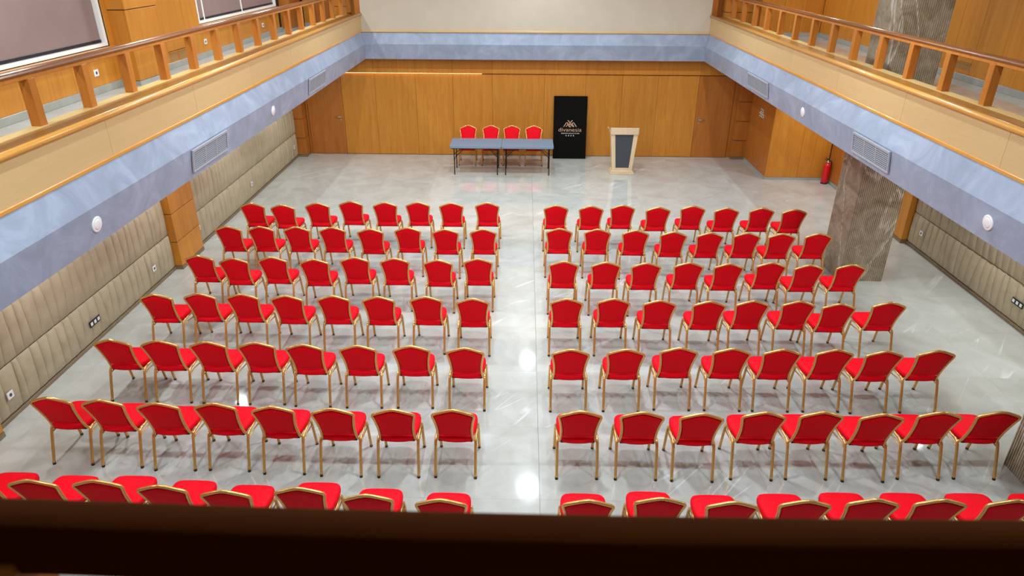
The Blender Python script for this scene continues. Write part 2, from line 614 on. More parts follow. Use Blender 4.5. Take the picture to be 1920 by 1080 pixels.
def side_balcony(s):
    xe = XC+s*OA                 # plane of the pale fascia
    wall = WL if s < 0 else WR
    side = 'left' if s < 0 else 'right'
    root = empty('balcony', (xe, 9.7, ZC))
    tag(root, f'grey and oak balcony front running along the {side} side of the hall', 'balcony', 'balconies round the hall')
    inv = Matrix.Translation((-xe, -9.7, -ZC))

    def B(mb, name, mat, par=root):
        if par is root:
            mb.xf(inv)
        return mb.build(name, mat, par)
    B(MB().prism(beam_poly(xe, -s, 0.6), 'y', YN+(OA-OB)*0, YA+0.0), 'beam', GREY)
    # fascia boards with butt joints, a bottom bead and a rounded nosing
    js = [YN, 3.0, 4.75, 6.68, 8.65, 10.6, 12.55, 14.5, 16.4, YA] if s < 0 else [YN, 2.7, 4.6, 6.53, 8.5, 10.45, 12.4, 14.35, 16.3, YA]
    for a, b in zip(js[:-1], js[1:]):
        B(MB().box(xe, xe+s*0.03, a+0.002, b-0.002, ZA+0.04, 3.59), 'fascia_panel', PANELWOOD)
    B(MB().box(xe-s*0.012, xe+s*0.03, YN, YA, ZA+0.001, ZA+0.04, 0.006), 'bead', TRIMWOOD)
    B(MB().tube([(xe-s*0.004, YN, 3.622), (xe-s*0.004, YA, 3.622)], 0.034, 12), 'nosing', TRIMWOOD)
    B(MB().box(xe+s*0.012, xe+s*0.345, YN, YA-0.002, 3.25, CURB), 'curb', CURBWOOD)
    B(MB().box(xe+s*0.347, xe+s*0.475, YN, YA-0.002, 3.22, CURB+0.004), 'curb_strip', LITCURB)
    # slab and gallery floor, left open where the marble columns pass
    slab = MB()
    if s < 0:
        slab.box(wall, xe+s*0.64, 1.5, 19.4, ZC, GF-0.012)
        sb = slab.build('ceiling_under_gallery', CEILM)
        gf = MB().box(wall, xe+s*0.48, 1.5, 19.4, GF-0.012, GF).build('floor_gallery', TILE)
    else:
        cy = [(1.5, 5.34), (6.12, 10.76), (11.54, 18.6)]
        fy = MB()
        for mbb, z0, z1, xin in ((slab, ZC, GF-0.012, 0.64), (fy, GF-0.012, GF, 0.48)):
            for a, b in cy:
                mbb.box(xe+xin, wall, a, b, z0, z1)
            for a, b in ((5.34, 6.12), (10.76, 11.54)):
                mbb.box(xe+xin, 5.37, a, b, z0, z1)
                mbb.box(6.17, wall, a, b, z0, z1)
        sb = slab.build('ceiling_under_gallery', CEILM)
        gf = fy.build('floor_gallery', TILE)
    tag(sb, f'white soffit under the {side} gallery', kind='structure')
    tag(gf, f'pale marble floor of the {side} gallery', kind='structure')
    return root


bl = side_balcony(-1)
br = side_balcony(1)

fb = empty('balcony', (XC, YA, ZC))
tag(fb, 'grey blue plaster beam across the far end of the hall', 'balcony', 'balconies round the hall')
d = OA-OB
mb = MB().prism([(YA, ZA), (YA-d, ZB), (YA-d+0.05, ZC), (YA+0.25, ZC), (YA+0.25, ZA)], 'x', XC-OA+0.0, XC+OA-0.0)
# mitre the ends against the side beams
mb.v = [(x+(YA-y if x < XC else y-YA) if y < YA-0.01 else x, y, z) for x, y, z in mb.v]
mb.xf(Matrix.Translation((-XC, -YA, -ZC))).build('beam', GREY, fb)
o = MB().box(XC-OA+0.05, XC+OA-0.05, YA+0.26, WB-0.05, ZC, ZC+0.06).build('ceiling_under_far_beam', CEILM)
tag(o, 'narrow soffit between far beam and panelled wall', kind='structure')

nb = empty('balcony', (XC, YN, ZC))
tag(nb, 'near balcony the hall is seen from, below the shade-toned handrail', 'balcony', 'balconies round the hall')
MB().prism([(YN, ZA), (YN+d, ZB), (YN+d, ZC), (YN-0.4, ZC), (YN-0.4, ZA)], 'x', XC-OA+d, XC+OA-d).xf(Matrix.Translation((-XC, -YN, -ZC))).build('beam', GREY, nb)
MB().box(-OA, OA, -0.03, 0.0, ZA-ZC+0.003, 3.59-ZC).build('fascia_panel', PANELWOOD, nb)
MB().box(-OA, OA, -0.55, -0.03, 0.7, CURB-ZC).build('curb', CURBWOOD, nb)
o = MB().box(WL, WR, -3.0, YN-0.56, ZC, GF).build('floor_near_gallery', TILE)
tag(o, 'floor of the gallery the camera stands in', kind='structure')
wf = MB().box(WL, WR, -3.2, -3.0, 0, CEIL).build('wall_front', BEIGE)
tag(wf, 'wall behind the camera', kind='structure')

# ------------------------------------------------------------------ railings
rail_xs = {-1: XC-4.75, 1: XC+4.75}


def post_mesh(w=0.095, dd=0.10, h=0.43):
    m = MB().box(-w/2, w/2, -dd/2, dd/2, 0, h, 0.004)
    return m.mesh('post', POSTWOOD)


PM = post_mesh()


def railing(s):
    x = rail_xs[s]
    side = 'left' if s < 0 else 'right'
    root = empty('railing', (x, 9.7, CURB))
    tag(root, f'oak railing with round brown handrail on the {side} balcony', 'railing', 'railings on the balconies')
    y0, y1 = 0.95, YA+0.85
    prof = []
    for k in range(16):                     # rounded top section
        a = 2*pi*k/16
        prof.append((0.052*cos(a)*(1 if abs(cos(a)) < .99 else 1), 0.485+0.032*sin(a)))
    MB().prism(prof, 'y', y0-9.7, y1-9.7).build('handrail', RAILWOOD, root)
    MB().box(-0.036, 0.036, y0-9.7, y1-9.7, 0.425, 0.462, 0.004).build('rail_board', POSTWOOD, root)
    i = -5
    while True:
        yy = (6.35+0.835*i) if s < 0 else (6.82+0.845*i)
        i += 1
        if yy > y1-0.1:
            break
        if yy < y0+0.3:
            continue
        inst('post', PM, root, (0, yy-9.7, 0))
    return root


rl = railing(-1)
rr = railing(1)

# near handrail: a gently bowed shade-darkened rail between the two side railings
root = empty('railing', (0.23, 0.985, CURB))
tag(root, 'shade-toned walnut handrail close to the camera along the bottom edge', 'railing', 'railings on the balconies')
n = 24
vs = []
hr = MB()
x0r, x1r = -4.66, 4.66
sec = []
for k in range(20):
    a = 2*pi*k/20
    ca, sa = cos(a), sin(a)
    sec.append((0.054*math.copysign(abs(ca)**0.5, ca), 0.0655*math.copysign(abs(sa)**0.5, sa)))
for i in range(n+1):
    x = x0r+(x1r-x0r)*i/n
    bow = 0.0128*min(x*x, 1.7)-0.002        # the long rail is bowed a little
    for (a, b) in sec:
        vs.append((x, a+bow, 0.4475+b))
fs = []
for i in range(n):
    for k in range(20):
        fs.append((i*20+k, i*20+(k+1) % 20, (i+1)*20+(k+1) % 20, (i+1)*20+k))
fs.append(tuple(range(20)))
fs.append(tuple(n*20+k for k in range(20)))
hr.add(vs, fs, True)
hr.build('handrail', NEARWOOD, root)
for i in range(-4, 5):
    if i == 0:
        continue
    inst('post', PM, root, (0.84*i+(-0.42 if i < 0 else 0.42), 0, 0.0))

# ------------------------------------------------------------------ gallery walls and windows
wlu = MB()
wlu.box(WL-0.18, WL, -3.0, 20.2, GF, 3.80)
wlu.box(WL-0.18, WL, -3.0, 20.2, 5.62, CEIL)
for a, b in ((-3.0, 4.6), (10.56, 13.64), (18.12, 20.2)):
    wlu.box(WL-0.18, WL, a, b, 3.80, 5.62)
wlu = wlu.build('wall_left_upper', DARKGAP)
tag(wlu, 'oak panelled wall of the left gallery', kind='structure')


def wpanel(par, x, s, ylist, z0, z1, mat):
    for a, b in zip(ylist[:-1], ylist[1:]):
        MB().box(x, x+s*0.02, a+0.002, b-0.002, z0, z1, 0.002).build('panel', mat, par)


wpanel(wlu, WL, 1, [4.6, 5.6, 6.6, 7.6, 8.55, 9.5, 10.56], GF+0.1, 3.78, WALLWOOD)
wpanel(wlu, WL, 1, [10.56, 10.68], GF+0.1, CEIL, WALLWOOD)
wpanel(wlu, WL, 1, [11.64, 12.25], GF+0.1, CEIL, WALLWOOD)
wpanel(wlu, WL, 1, [12.25, 13.02], 3.48, CEIL, WALLWOOD)
wpanel(wlu, WL, 1, [13.02, 13.64], GF+0.1, CEIL, WALLWOOD)
wpanel(wlu, WL, 1, [13.64, 14.5, 15.4, 16.3, 17.2, 18.12], GF+0.1, 3.78, WALLWOOD)
wpanel(wlu, WL, 1, [3.2, 3.9, 4.6], GF+0.1, CEIL, WALLWOOD)
wpanel(wlu, WL, 1, [4.6, 5.6, 6.6, 7.6, 8.55, 9.5, 10.56], 5.63, CEIL, WALLWOOD)
wpanel(wlu, WL, 1, [13.64, 14.5, 15.4, 16.3, 17.2, 18.12], 5.63, CEIL, WALLWOOD)
MB().box(WL, WL+0.03, 3.2, 18.3, GF, GF+0.1, 0.004).build('plinth', STONEPL, wlu)
pilaster(wlu, WL-0.01, -5.84, 10.68, 11.64, GF, CEIL, 0.53, WALLWOOD, STONEPL, 0.01)
pilaster(wlu, WL-0.01, -5.86, 18.32, 19.2, GF, CEIL, 0.53, DARKWOOD, STONEPL, 0.01)
# low access grille between pilaster and window
g = MB().box(WL, WL+0.012, 12.26, 13.01, 3.30, 3.47).build('access_panel', ACCESS, wlu)
MB().box(WL+0.012, WL+0.018, 12.60, 12.62, 3.31, 3.46).build('divider', WALLWOOD, g)
for zz in (3.302, 3.455):
    MB().box(WL+0.012, WL+0.02, 12.26, 13.01, zz, zz+0.015).build('edge', WALLWOOD, g)
# end wall of the left gallery
ew = MB().box(WL, XC-OA-0.02, 19.45, 19.6, GF, CEIL).build('wall_back_gallery', DARKGAP)
tag(ew, 'oak end wall of the left gallery', kind='structure')
for a, b, m in ((-5.86, -5.55, WALLWOOD), (-5.55, -5.15, DARKWOOD), (-5.15, -4.75, WALLWOOD), (-4.75, -4.4, WALLWOOD), (-4.4, -4.12, WALLWOOD)):
    MB().box(a+0.002, b-0.002, 19.42, 19.45, GF+0.1, CEIL, 0.002).build('panel', m, ew)
MB().box(-5.86, -4.12, 19.41, 19.45, GF, GF+0.1).build('plinth', STONEPL, ew)
pilaster(ew, -5.05, -4.62, 19.05, 19.42, GF, CEIL, 0.53, WALLWOOD, STONEPL)
MB().box(XC-OA-0.14, XC-OA-0.001, YA+0.02, YA+0.16, CURB+.005, CEIL).build('jamb', DARKWOOD, ub)
MB().box(XC+OA+0.001, XC+OA+0.14, YA+0.02, YA+0.16, CURB+.005, CEIL).build('jamb', DARKWOOD, ub)


def window(n, y0, y1, splits, label):
    w = empty(f'window_{n}', (WL, (y0+y1)/2, 3.80))
    tag(w, label, kind='structure')
    T = Matrix.Translation((-WL, -(y0+y1)/2, -3.80))

    def B(mb, name, mat):
        return mb.xf(T).build(name, mat, w)
    z0, z1 = 3.80, 5.62
    fr = MB()
    fr.box(WL-0.16, WL+0.0, y0, y1, z0, z0+0.045)
    fr.box(WL-0.16, WL+0.0, y0, y1, z1-0.05, z1)
    fr.box(WL-0.16, WL+0.0, y0, y0+0.07, z0+0.045, z1-0.05)
    fr.box(WL-0.16, WL+0.0, y1-0.06, y1, z0+0.045, z1-0.05)
    B(fr, 'window_frame', WHITEFR)
    B(MB().box(WL-0.0, WL+0.085, y0-0.02, y1+0.06, z0-0.045, z0-0.01, 0.004), 'sill', TRIMWOOD)
    ed = [y0+0.07]+splits+[y1-0.06]
    for sp in splits:
        B(MB().box(WL-0.14, WL-0.045, sp-0.022, sp+0.022, z0+0.045, z1-0.05), 'daylight_slit_bar', WHITEFR)  # white bar stands in for the daylight slit between two blinds
    for a, b in zip(ed[:-1], ed[1:]):
        B(MB().box(WL-0.062, WL-0.058, a+0.012, b-0.012, z0+0.075, z1-0.1), 'blind', BLIND)
        B(MB().box(WL-0.072, WL-0.046, a+0.01, b-0.01, z0+0.046, z0+0.088, 0.004), 'bottom_bar', NAVY)
        B(MB().tube([(WL-0.07, a+0.01, z1-0.085), (WL-0.07, b-0.01, z1-0.085)], 0.03, 10), 'roller', WHITEFR)
    B(MB().box(WL-0.13, WL-0.12, y0+0.07, y1-0.06, z0+0.045, z1-0.05), 'pane', GLASS)


window(1, 4.62, 10.54, [6.5], 'wide gallery window behind a mauve roller blind, nearest on the left')
window(2, 13.66, 18.10, [14.05, 16.0], 'gallery window behind three mauve roller blinds near the far wall')

WRU = 7.15
wru = MB().box(WRU, WR+0.18, -3.0, 17.88, GF, CEIL).build('wall_right_upper', DARKGAP)
tag(wru, 'oak panelled wall of the right gallery', kind='structure')
yl = [3.2, 4.2, 5.2, 6.2, 7.2, 8.2, 9.2, 10.2, 10.9, 11.58]
wpanel(wru, WRU, -1, yl, GF+0.1, CEIL, WALLWOOD)
wpanel(wru, WRU, -1, [11.58, 12.16], 3.485, CEIL, WALLWOOD)
wpanel(wru, WRU, -1, [11.58, 12.16], GF+0.1, 3.36, WALLWOOD)
wpanel(wru, WRU, -1, [12.16, 12.9, 13.8, 14.7, 15.6, 16.5, 17.2, 17.86], GF+0.1, CEIL, WALLWOOD)
g = MB().box(WRU-0.012, WRU, 11.59, 12.15, 3.365, 3.48).build('access_panel', ACCESS, wru)
for zz in (3.362, 3.47):
    MB().box(WRU-0.02, WRU-0.012, 11.59, 12.15, zz, zz+0.012).build('edge', WALLWOOD, g)
MB().box(WRU-0.03, WRU, 3.2, 17.86, GF, GF+0.1, 0.004).build('plinth', STONEPL, wru)
ewr = MB().box(5.68, WRU, 17.88, 18.8, GF, CEIL).build('wall_back_gallery', DARKGAP)
MB().box(XC+OA+0.14, 5.66, 18.64, 18.8, GF, CEIL).build('panel', DARKWOOD, ewr)
tag(ewr, 'oak end wall of the right gallery', kind='structure')
for a, b in ((5.65, 6.2), (6.2, 6.7), (6.7, WRU-0.03)):
    MB().box(a+0.002, b-0.002, 17.85, 17.88, GF+0.1, CEIL, 0.002).build('panel', WALLWOOD, ewr)
MB().box(5.65, 5.68, 17.88, 18.62, GF+0.1, CEIL, 0.002).build('panel', DARKWOOD, ewr)
MB().box(5.65, WRU-0.03, 17.84, 17.88, GF, GF+0.1).build('plinth', STONEPL, ewr)
pilaster(ewr, 4.92, 5.60, 18.30, 18.62, GF, CEIL, 0.53, WALLWOOD, STONEPL, -0.02)

# ------------------------------------------------------------------ marble columns


def column(x0, x1, y0, y1, label):
    cx, cy = (x0+x1)/2, (y0+y1)/2
    hx, hy = (x1-x0)/2, (y1-y0)/2
    pts = []

    def side(ax, ay, bx, by, nx, ny):
        Ld = sqrt((bx-ax)**2+(by-ay)**2)
        n = round(Ld/0.031)
        for i in range(n):
            for t, dpt in ((0.0, 0.0), (0.34, 0.0), (0.42, 0.012), (0.92, 0.012)):
                u = (i+t)/n
                pts.append((ax+(bx-ax)*u-nx*dpt, ay+(by-ay)*u-ny*dpt))
    side(-hx, -hy, hx, -hy, 0, -1)
    side(hx, -hy, hx, hy, 1, 0)
    side(hx, hy, -hx, hy, 0, 1)
    side(-hx, hy, -hx, -hy, -1, 0)
    o = MB().prism(pts, 'z', 0, CEIL-0.01).build('marble_column', COLM)
    o.location = (cx, cy, 0)
    tag(o, label, 'column', 'fluted marble columns')
    return o


column(5.41, 6.16, 10.78, 11.52, 'brown fluted marble column with white veins, whole, behind the right seat rows')
column(5.37, 6.15, 5.35, 6.10, 'brown fluted marble column cut off by the right edge of the picture')

# ------------------------------------------------------------------ vents, speakers, plates


def vent(x, s, y0, y1, label):
    v = empty('air_vent', (x-s*0.028, (y0+y1)/2, 2.66))
    v.rotation_euler = (0, s*math.atan(0.05/0.364), 0)
    tag(v, label, 'air vent', 'vents in the balcony fronts')
    hy = (y1-y0)/2
    k = s          # direction towards the hall
    MB().box(0.0, k*0.004, -hy, hy, 0, 0.235).build('backing', DARKGAP, v)
    fr = MB()
    fr.box(0.0, k*0.02, -hy-0.02, hy+0.02, -0.022, 0.006)
    fr.box(0.0, k*0.02, -hy-0.02, hy+0.02, 0.229, 0.252)
    fr.box(0.0, k*0.02, -hy-0.02, -hy, 0.006, 0.229)
    fr.box(0.0, k*0.02, hy, hy+0.02, 0.006, 0.229)
    fr.build('frame', GRILLE, v)
    w = 2*hy/3
    for i in (1, 2):
        MB().box(k*0.004, k*0.018, -hy+w*i-0.012, -hy+w*i+0.012, 0.006, 0.229).build('divider', STONEPL, v)
    for b in range(3):
        sl = MB()
        for j in range(9):
            z = 0.018+j*0.0245
            sl.prism([(k*0.004, z+0.004), (k*0.017, z), (k*0.017, z+0.008), (k*0.004, z+0.010)], 'y', -hy+w*b+0.012, -hy+w*(b+1)-0.012)
        sl.build('slats', GRILLE, v)


FL, FR = XC-OB, XC+OB
vent(FL, 1, 8.10, 9.12, 'three bay air vent in the left grey beam, nearer one')
vent(FL, 1, 13.08, 14.18, 'three bay air vent in the left grey beam, farther one')
vent(FR, -1, 8.35, 9.35, 'three bay air vent in the right grey beam above the marble column')
vent(FR, -1, 13.08, 14.30, 'three bay air vent in the right grey beam near the far wall')


def speaker(x, s, y, label):
    o = empty('ceiling_speaker', (x-s*0.024, y, 2.755))
    o.rotation_euler = (0, s*(pi/2+math.atan(0.05/0.364)), 0)
    tag(o, label, 'speaker', 'round white speakers in the balcony fronts')
    MB().lathe([(0.078, 0.0), (0.078, 0.008), (0.071, 0.013), (0.060, 0.013)], 28).build('rim', WHITE, o)
    MB().lathe([(0.060, 0.011), (0.042, 0.016), (0.02, 0.018)], 28).build('grille', GRILLE if False else WHITE, o)


speaker(FL, 1, 6.02, 'round white speaker in the left grey beam, nearer one')
speaker(FL, 1, 11.07, 'round white speaker in the left grey beam, farther one')
speaker(FR, -1, 6.33, 'round white speaker in the right grey beam, nearer one')
speaker(FR, -1, 11.31, 'round white speaker in the right grey beam, farther one')


def plate(x, s, y, z, wdt, label, dark=False, grp='wall sockets'):
    o = empty('wall_socket', (x, y, z))
    tag(o, label, 'socket', grp)
    h = 0.045
    w = wdt/2
    MB().box(0, s*0.010, -w, w, -h, h, 0.002).build('plate', BLACK if dark else WHITE, o)
    nn = max(1, round(wdt/0.085))
    for i in range(nn):
        c = -w+wdt*(i+.5)/nn
        if dark:
            MB().box(s*0.010, s*0.013, c-0.024, c+0.024, -0.024, 0.024).build('insert', WHITE, o)
        else:
            MB().lathe([(0.022, 0), (0.022, 0.002)], 12, smooth=False).xf(Matrix.Rotation(s*pi/2, 4, 'Y')).xf(Matrix.Translation((s*0.010, c, 0))).build('insert', CHAR, o)


PX = WL+0.056
plate(PX, 1, 6.66, 0.325, 0.10, 'white socket low on the padded left wall by the near pilaster')
plate(PX, 1, 8.45, 0.33, 0.25, 'wide black socket strip low on the padded left wall', True)
plate(PX, 1, 10.20, 0.35, 0.10, 'white socket on the padded left wall just before the oak pilaster')
plate(PX, 1, 11.95, 0.38, 0.09, 'white socket on the padded left wall just past the oak pilaster')
plate(PX, 1, 14.70, 0.36, 0.10, 'white socket midway along the far padded left wall')
plate(PX, 1, 17.85, 0.36, 0.10, 'white socket on the padded left wall by the corner pilaster')
plate(WR-0.056, -1, 12.08, 0.385, 0.10, 'white socket on the padded right wall beside the oak pilaster')
plate(WR-0.056, -1, 9.28, 0.385, 0.25, 'wide black socket strip on the padded right wall', True)
plate(WL+0.02, 1, 10.03, 3.487, 0.11, 'white socket under the nearer gallery window')
plate(WL+0.02, 1, 13.75, 3.478, 0.11, 'white socket below the left end of the farther gallery window')
plate(WL+0.02, 1, 16.94, 3.471, 0.11, 'white socket below the right end of the farther gallery window')
k = 0
for (yy, zz, nm) in ((17.58, 1.485, 'upper left'), (17.46, 1.485, 'upper right'), (17.64, 1.375, 'lower left'), (17.52, 1.375, 'lower middle'), (17.40, 1.375, 'lower right')):
    o = empty('switch_plate', (5.95, yy, zz))
    tag(o, f'white framed switch plate on the oak corner, {nm} of five', 'switch', 'switch plates on the oak corner')
    MB().box(-0.010, 0, -0.042, 0.042, -0.045, 0.045, 0.002).build('plate', WHITE, o)
    MB().box(-0.014, -0.010, -0.022, 0.022, -0.024, 0.024).build('insert', BLACK, o)

# ------------------------------------------------------------------ banquet chair


def smooth_path(pts, it=2):
    pts = [Vector(p) for p in pts]
    for _ in range(it):
        q = [pts[0]]
        for a, b in zip(pts[:-1], pts[1:]):
            q += [a*0.75+b*0.25, a*0.25+b*0.75]
        q.append(pts[-1])
        pts = q
    return pts


def half_outline():
    """half of the back outline (x, z), bottom to apex"""
    return [(0.184, 0.450), (0.178, 0.53), (0.182, 0.63), (0.197, 0.74), (0.212, 0.805), (0.213, 0.828), (0.200, 0.848), (0.12, 0.882), (0.045, 0.912), (0.0, 0.921)]


def yback(z):
    return 0.128-0.176*max(0, (z-0.41))/0.51


def make_chair():
    r = empty('banquet_chair')
    # seat: rounded cushion
    out = []
    sh = [(-0.168, 0.098), (-0.10, 0.078), (0.0, 0.070), (0.10, 0.078), (0.168, 0.098), (0.188, 0.14), (0.213, 0.32), (0.214, 0.44), (0.200, 0.50), (0.160, 0.530), (0.0, 0.538), (-0.160, 0.530), (-0.200, 0.50), (-0.214, 0.44), (-0.213, 0.32), (-0.188, 0.14)]
    cx, cy = 0.0, 0.31
    q = []
    for (ax, ay), (bx, by) in zip(sh, sh[1:]+sh[:1]):      # round the outline
        q += [(ax*.75+bx*.25, ay*.75+by*.25), (ax*.25+bx*.75, ay*.25+by*.75)]
    sh = q
    n = len(sh)
    lay = [(0.90, 0.408), (0.985, 0.416), (1.0, 0.438), (0.985, 0.462), (0.93, 0.476), (0.70, 0.484), (0.35, 0.487)]
    vs = []
    for sc_, z in lay:
        for x, y in sh:
            k = sc_ if sc_ < 0.9 else None
            if k is None:
                dx, dy = x-cx, y-cy
                ln = sqrt(dx*dx+dy*dy)
                f = (ln-(1-sc_)*0.22)/ln
                vs.append((cx+dx*f, cy+dy*f, z))
            else:
                vs.append((cx+(x-cx)*k, cy+(y-cy)*k, z))
    fs = []
    for i in range(len(lay)-1):
        for k in range(n):
            fs.append((i*n+k, i*n+(k+1) % n, (i+1)*n+(k+1) % n, (i+1)*n+k))
    fs.append(tuple(range(n))[::-1])
    fs.append(tuple((len(lay)-1)*n+k for k in range(n)))
    MB().add(vs, fs, True).build('seat', RED, r)
    MB().box(-0.180, 0.180, 0.115, 0.505, 0.396, 0.4085).build('seat_board', DARKBOARD, r)
    # backrest: domed panel inside the frame
    ho = [(0.166, 0.500), (0.163, 0.56), (0.169, 0.64), (0.183, 0.74), (0.198, 0.808), (0.194, 0.832), (0.112, 0.866), (0.042, 0.893), (0.0, 0.898)]
    ol = ho+[(-x, z) for x, z in ho[-2::-1]]
    ol += [(-0.11, 0.492), (0.0, 0.488), (0.11, 0.492)]
    cz = 0.69
    vs = []
    n = len(ol)
    lay = [(0.60, 0.026), (0.93, 0.020), (1.0, 0.008), (1.0, -0.008), (0.93, -0.016), (0.60, -0.020)]
    for sc_, dy in lay:
        for x, z in ol:
            xx, zz = x*sc_, cz+(z-cz)*sc_
            vs.append((xx, yback(zz)+dy, zz))
    fs = []
    for i in range(len(lay)-1):
        for k in range(n):
            fs.append((i*n+k, i*n+(k+1) % n, (i+1)*n+(k+1) % n, (i+1)*n+k))
    fs.append(tuple(range(n)))
    fs.append(tuple((len(lay)-1)*n+k for k in range(n))[::-1])
    MB().add(vs, fs, True).build('backrest', RED, r)
    # back frame with the hand hold at the crown
    hl = half_outline()
    pts = [(0.210, 0.142, 0.402), (0.198, 0.132, 0.410), (0.188, 0.124, 0.425)]+[(x, yback(z), z) for x, z in hl]
    pts = smooth_path(pts, 1)
    full_ = pts+[Vector((-p.x, p.y, p.z)) for p in pts[-2::-1]]
    fmb = MB().tube(full_, 0.0155, 8)
    hh = [(0.050, 0.897), (0.03, 0.884), (0.0, 0.880), (-0.03, 0.884), (-0.050, 0.897)]
    fmb.tube([(x, yback(z)-0.004, z) for x, z in hh], 0.0065, 6)
    fmb.build('back_frame', GOLD, r)
    for s in (-1, 1):
        # rear leg, bending forward at the top into the side rail
        lp = [(s*0.215, 0.0, 0.012), (s*0.215, 0.060, 0.20), (s*0.214, 0.112, 0.355), (s*0.214, 0.132, 0.395), (s*0.213, 0.160, 0.410), (s*0.213, 0.185, 0.411)]
        lg = MB().tube(smooth_path(lp, 1), 0.0160, 8).build('leg', GOLD, r)
        MB().lathe([(0.0170, 0.0), (0.0170, 0.018)], 10, (s*0.215, 0.0)).build('rubber_foot', RUBBER, lg)
        lp = [(s*0.217, 0.508, 0.012), (s*0.216, 0.470, 0.22), (s*0.215, 0.446, 0.350), (s*0.214, 0.430, 0.393), (s*0.213, 0.395, 0.408)]
        lg = MB().tube(smooth_path(lp, 1), 0.0160, 8).build('leg', GOLD, r)
        MB().lathe([(0.0170, 0.0), (0.0170, 0.018)], 10, (s*0.217, 0.509)).build('rubber_foot', RUBBER, lg)
        MB().tube([(s*0.213, 0.180, 0.411), (s*0.213, 0.40, 0.408)], 0.0130, 8).build('side_rail', GOLD, r)
        MB().tube([(s*0.214, 0.106, 0.345), (s*0.214, 0.25, 0.352), (s*0.214, 0.452, 0.325)], 0.008, 6).build('stretcher', GOLD, r)
    MB().tube([(-0.213, 0.425, 0.388), (0.213, 0.425, 0.388)], 0.009, 6).build('cross_bar', GOLD, r)
    MB().tube([(-0.213, 0.15, 0.392), (0.213, 0.15, 0.392)], 0.009, 6).build('cross_bar', GOLD, r)
    return r


DARKBOARD = plain('seat underside', (74, 50, 26), 0.8)
chair0 = make_chair()
KIDS = {}
for o in list(COL.objects):
    KIDS.setdefault(o.name, [])
for o in list(COL.objects):
    if o.parent:
        KIDS[o.parent.name].append(o)


class _K(dict):
    def __missing__(s, k):
        return []


KIDS = _K(KIDS)

CX = {1: [-4.95, -4.37, -3.77, -3.18, -2.54, -1.94, -1.32, -0.66, 0.6, 1.24, 1.82, 2.45, 3.1, 3.69, 4.33, 4.9],
      2: [-4.94, -4.39, -3.79, -3.19, -2.54, -1.93, -1.29, -0.66, 0.61, 1.25, 1.88, 2.5, 3.1, 3.71, 4.28, 4.89],
      3: [-4.91, -4.35, -3.78, -3.13, -2.54, -1.93, -1.27, -0.67, 0.62, 1.25, 1.85, 2.49, 3.08, 3.73, 4.27, 4.9],
      4: [-4.94, -4.36, -3.78, -3.17, -2.54, -1.93, -1.29, -0.66, 0.6, 1.23, 1.84, 2.5, 3.08, 3.7, 4.21, 4.9],
      5: [-4.89, -4.32, -3.73, -3.15, -2.57, -1.93, -1.3, -0.66, 0.58, 1.23, 1.86, 2.48, 3.07, 3.69, 4.26, 4.88],
      6: [-4.9, -4.34, -3.74, -3.15, -2.54, -1.92, -1.3, -0.69, 0.61, 1.24, 1.84, 2.48, 3.07, 3.67, 4.28, 4.89],
      7: [-4.9, -4.3, -3.73, -3.13, -2.55, -1.92, -1.31, -0.67, 0.59, 1.21, 1.82, 2.45, 3.04, 3.62, 4.24, 4.85]}
CY = {1: [11.82, 11.75, 11.87, 11.98, 11.94, 11.97, 11.95, 11.98, 11.88, 11.86, 11.93, 11.84, 11.93, 11.84, 11.86, 11.81],
      2: [10.66, 10.67, 10.67, 10.67, 10.62, 10.7, 10.64, 10.66, 10.73, 10.72, 10.69, 10.64, 10.62, 10.63, 10.62, 10.64],
      3: [9.45, 9.36, 9.42, 9.36, 9.45, 9.43, 9.39, 9.45, 9.39, 9.38, 9.37, 9.4, 9.38, 9.44, 9.37, 9.4],
      4: [8.15, 8.19, 8.19, 8.16, 8.17, 8.16, 8.18, 8.14, 8.17, 8.19, 8.16, 8.15, 8.18, 8.19, 8.13, 8.19],
      5: [6.96, 6.95, 6.94, 6.94, 6.91, 6.9, 6.91, 6.88, 6.88, 6.9, 6.95, 6.95, 6.95, 6.96, 6.94, 6.97],
      6: [5.79, 5.76, 5.72, 5.73, 5.69, 5.67, 5.67, 5.68, 5.69, 5.69, 5.68, 5.72, 5.74, 5.72, 5.77, 5.79],
      7: [4.6, 4.57, 4.58, 4.53, 4.48, 4.53, 4.46, 4.42, 4.44, 4.48, 4.45, 4.48, 4.51, 4.52, 4.53, 4.54]}
ROWN = {1: 'front row', 2: 'second row', 3: 'third row', 4: 'fourth row', 5: 'fifth row', 6: 'sixth row', 7: 'seventh row'}
ORD = ['aisle seat', 'second from the aisle', 'third from the aisle', 'fourth from the aisle', 'fifth from the aisle', 'sixth from the aisle', 'seventh from the aisle', 'outermost seat by the wall side']
used = False


def place(x, y, rz, label, group):
    global used
    c = chair0 if not used else copy_tree(chair0)
    used = True
    c.location = (x, y, 0)
    c.rotation_euler = (0, 0, rz)
    c['category'] = 'chair'
    c['label'] = label
    c['group'] = group
    return c


YB = 0.048      # the crown leans this far behind the rear feet
for row in range(1, 8):
    for i in range(16):
        left = i < 8
        k = 7-i if left else i-8
        blk = 'left block' if left else 'right block'
        place(CX[row][i], CY[row][i]+YB, radians(random.uniform(-1.0, 1.0)),
              f'red gold-framed banquet chair, {blk}, {ROWN[row]}, {ORD[k]}', f'banquet chairs in the {blk}')
for x, w in ((-4.31, 'left of two'), (-3.75, 'right of two')):
    place(x, 3.42, 0, f'red banquet chair glimpsed under the near handrail, {w}', 'chairs under the near handrail')
for x, w in ((-1.47, 'leftmost of four'), (-0.87, 'second from left'), (-0.32, 'third from left'), (0.255, 'rightmost of four')):
    place(x, 18.05, pi, f'red banquet chair behind the grey tables facing the hall, {w}', 'chairs behind the tables')

# ------------------------------------------------------------------ folding tables


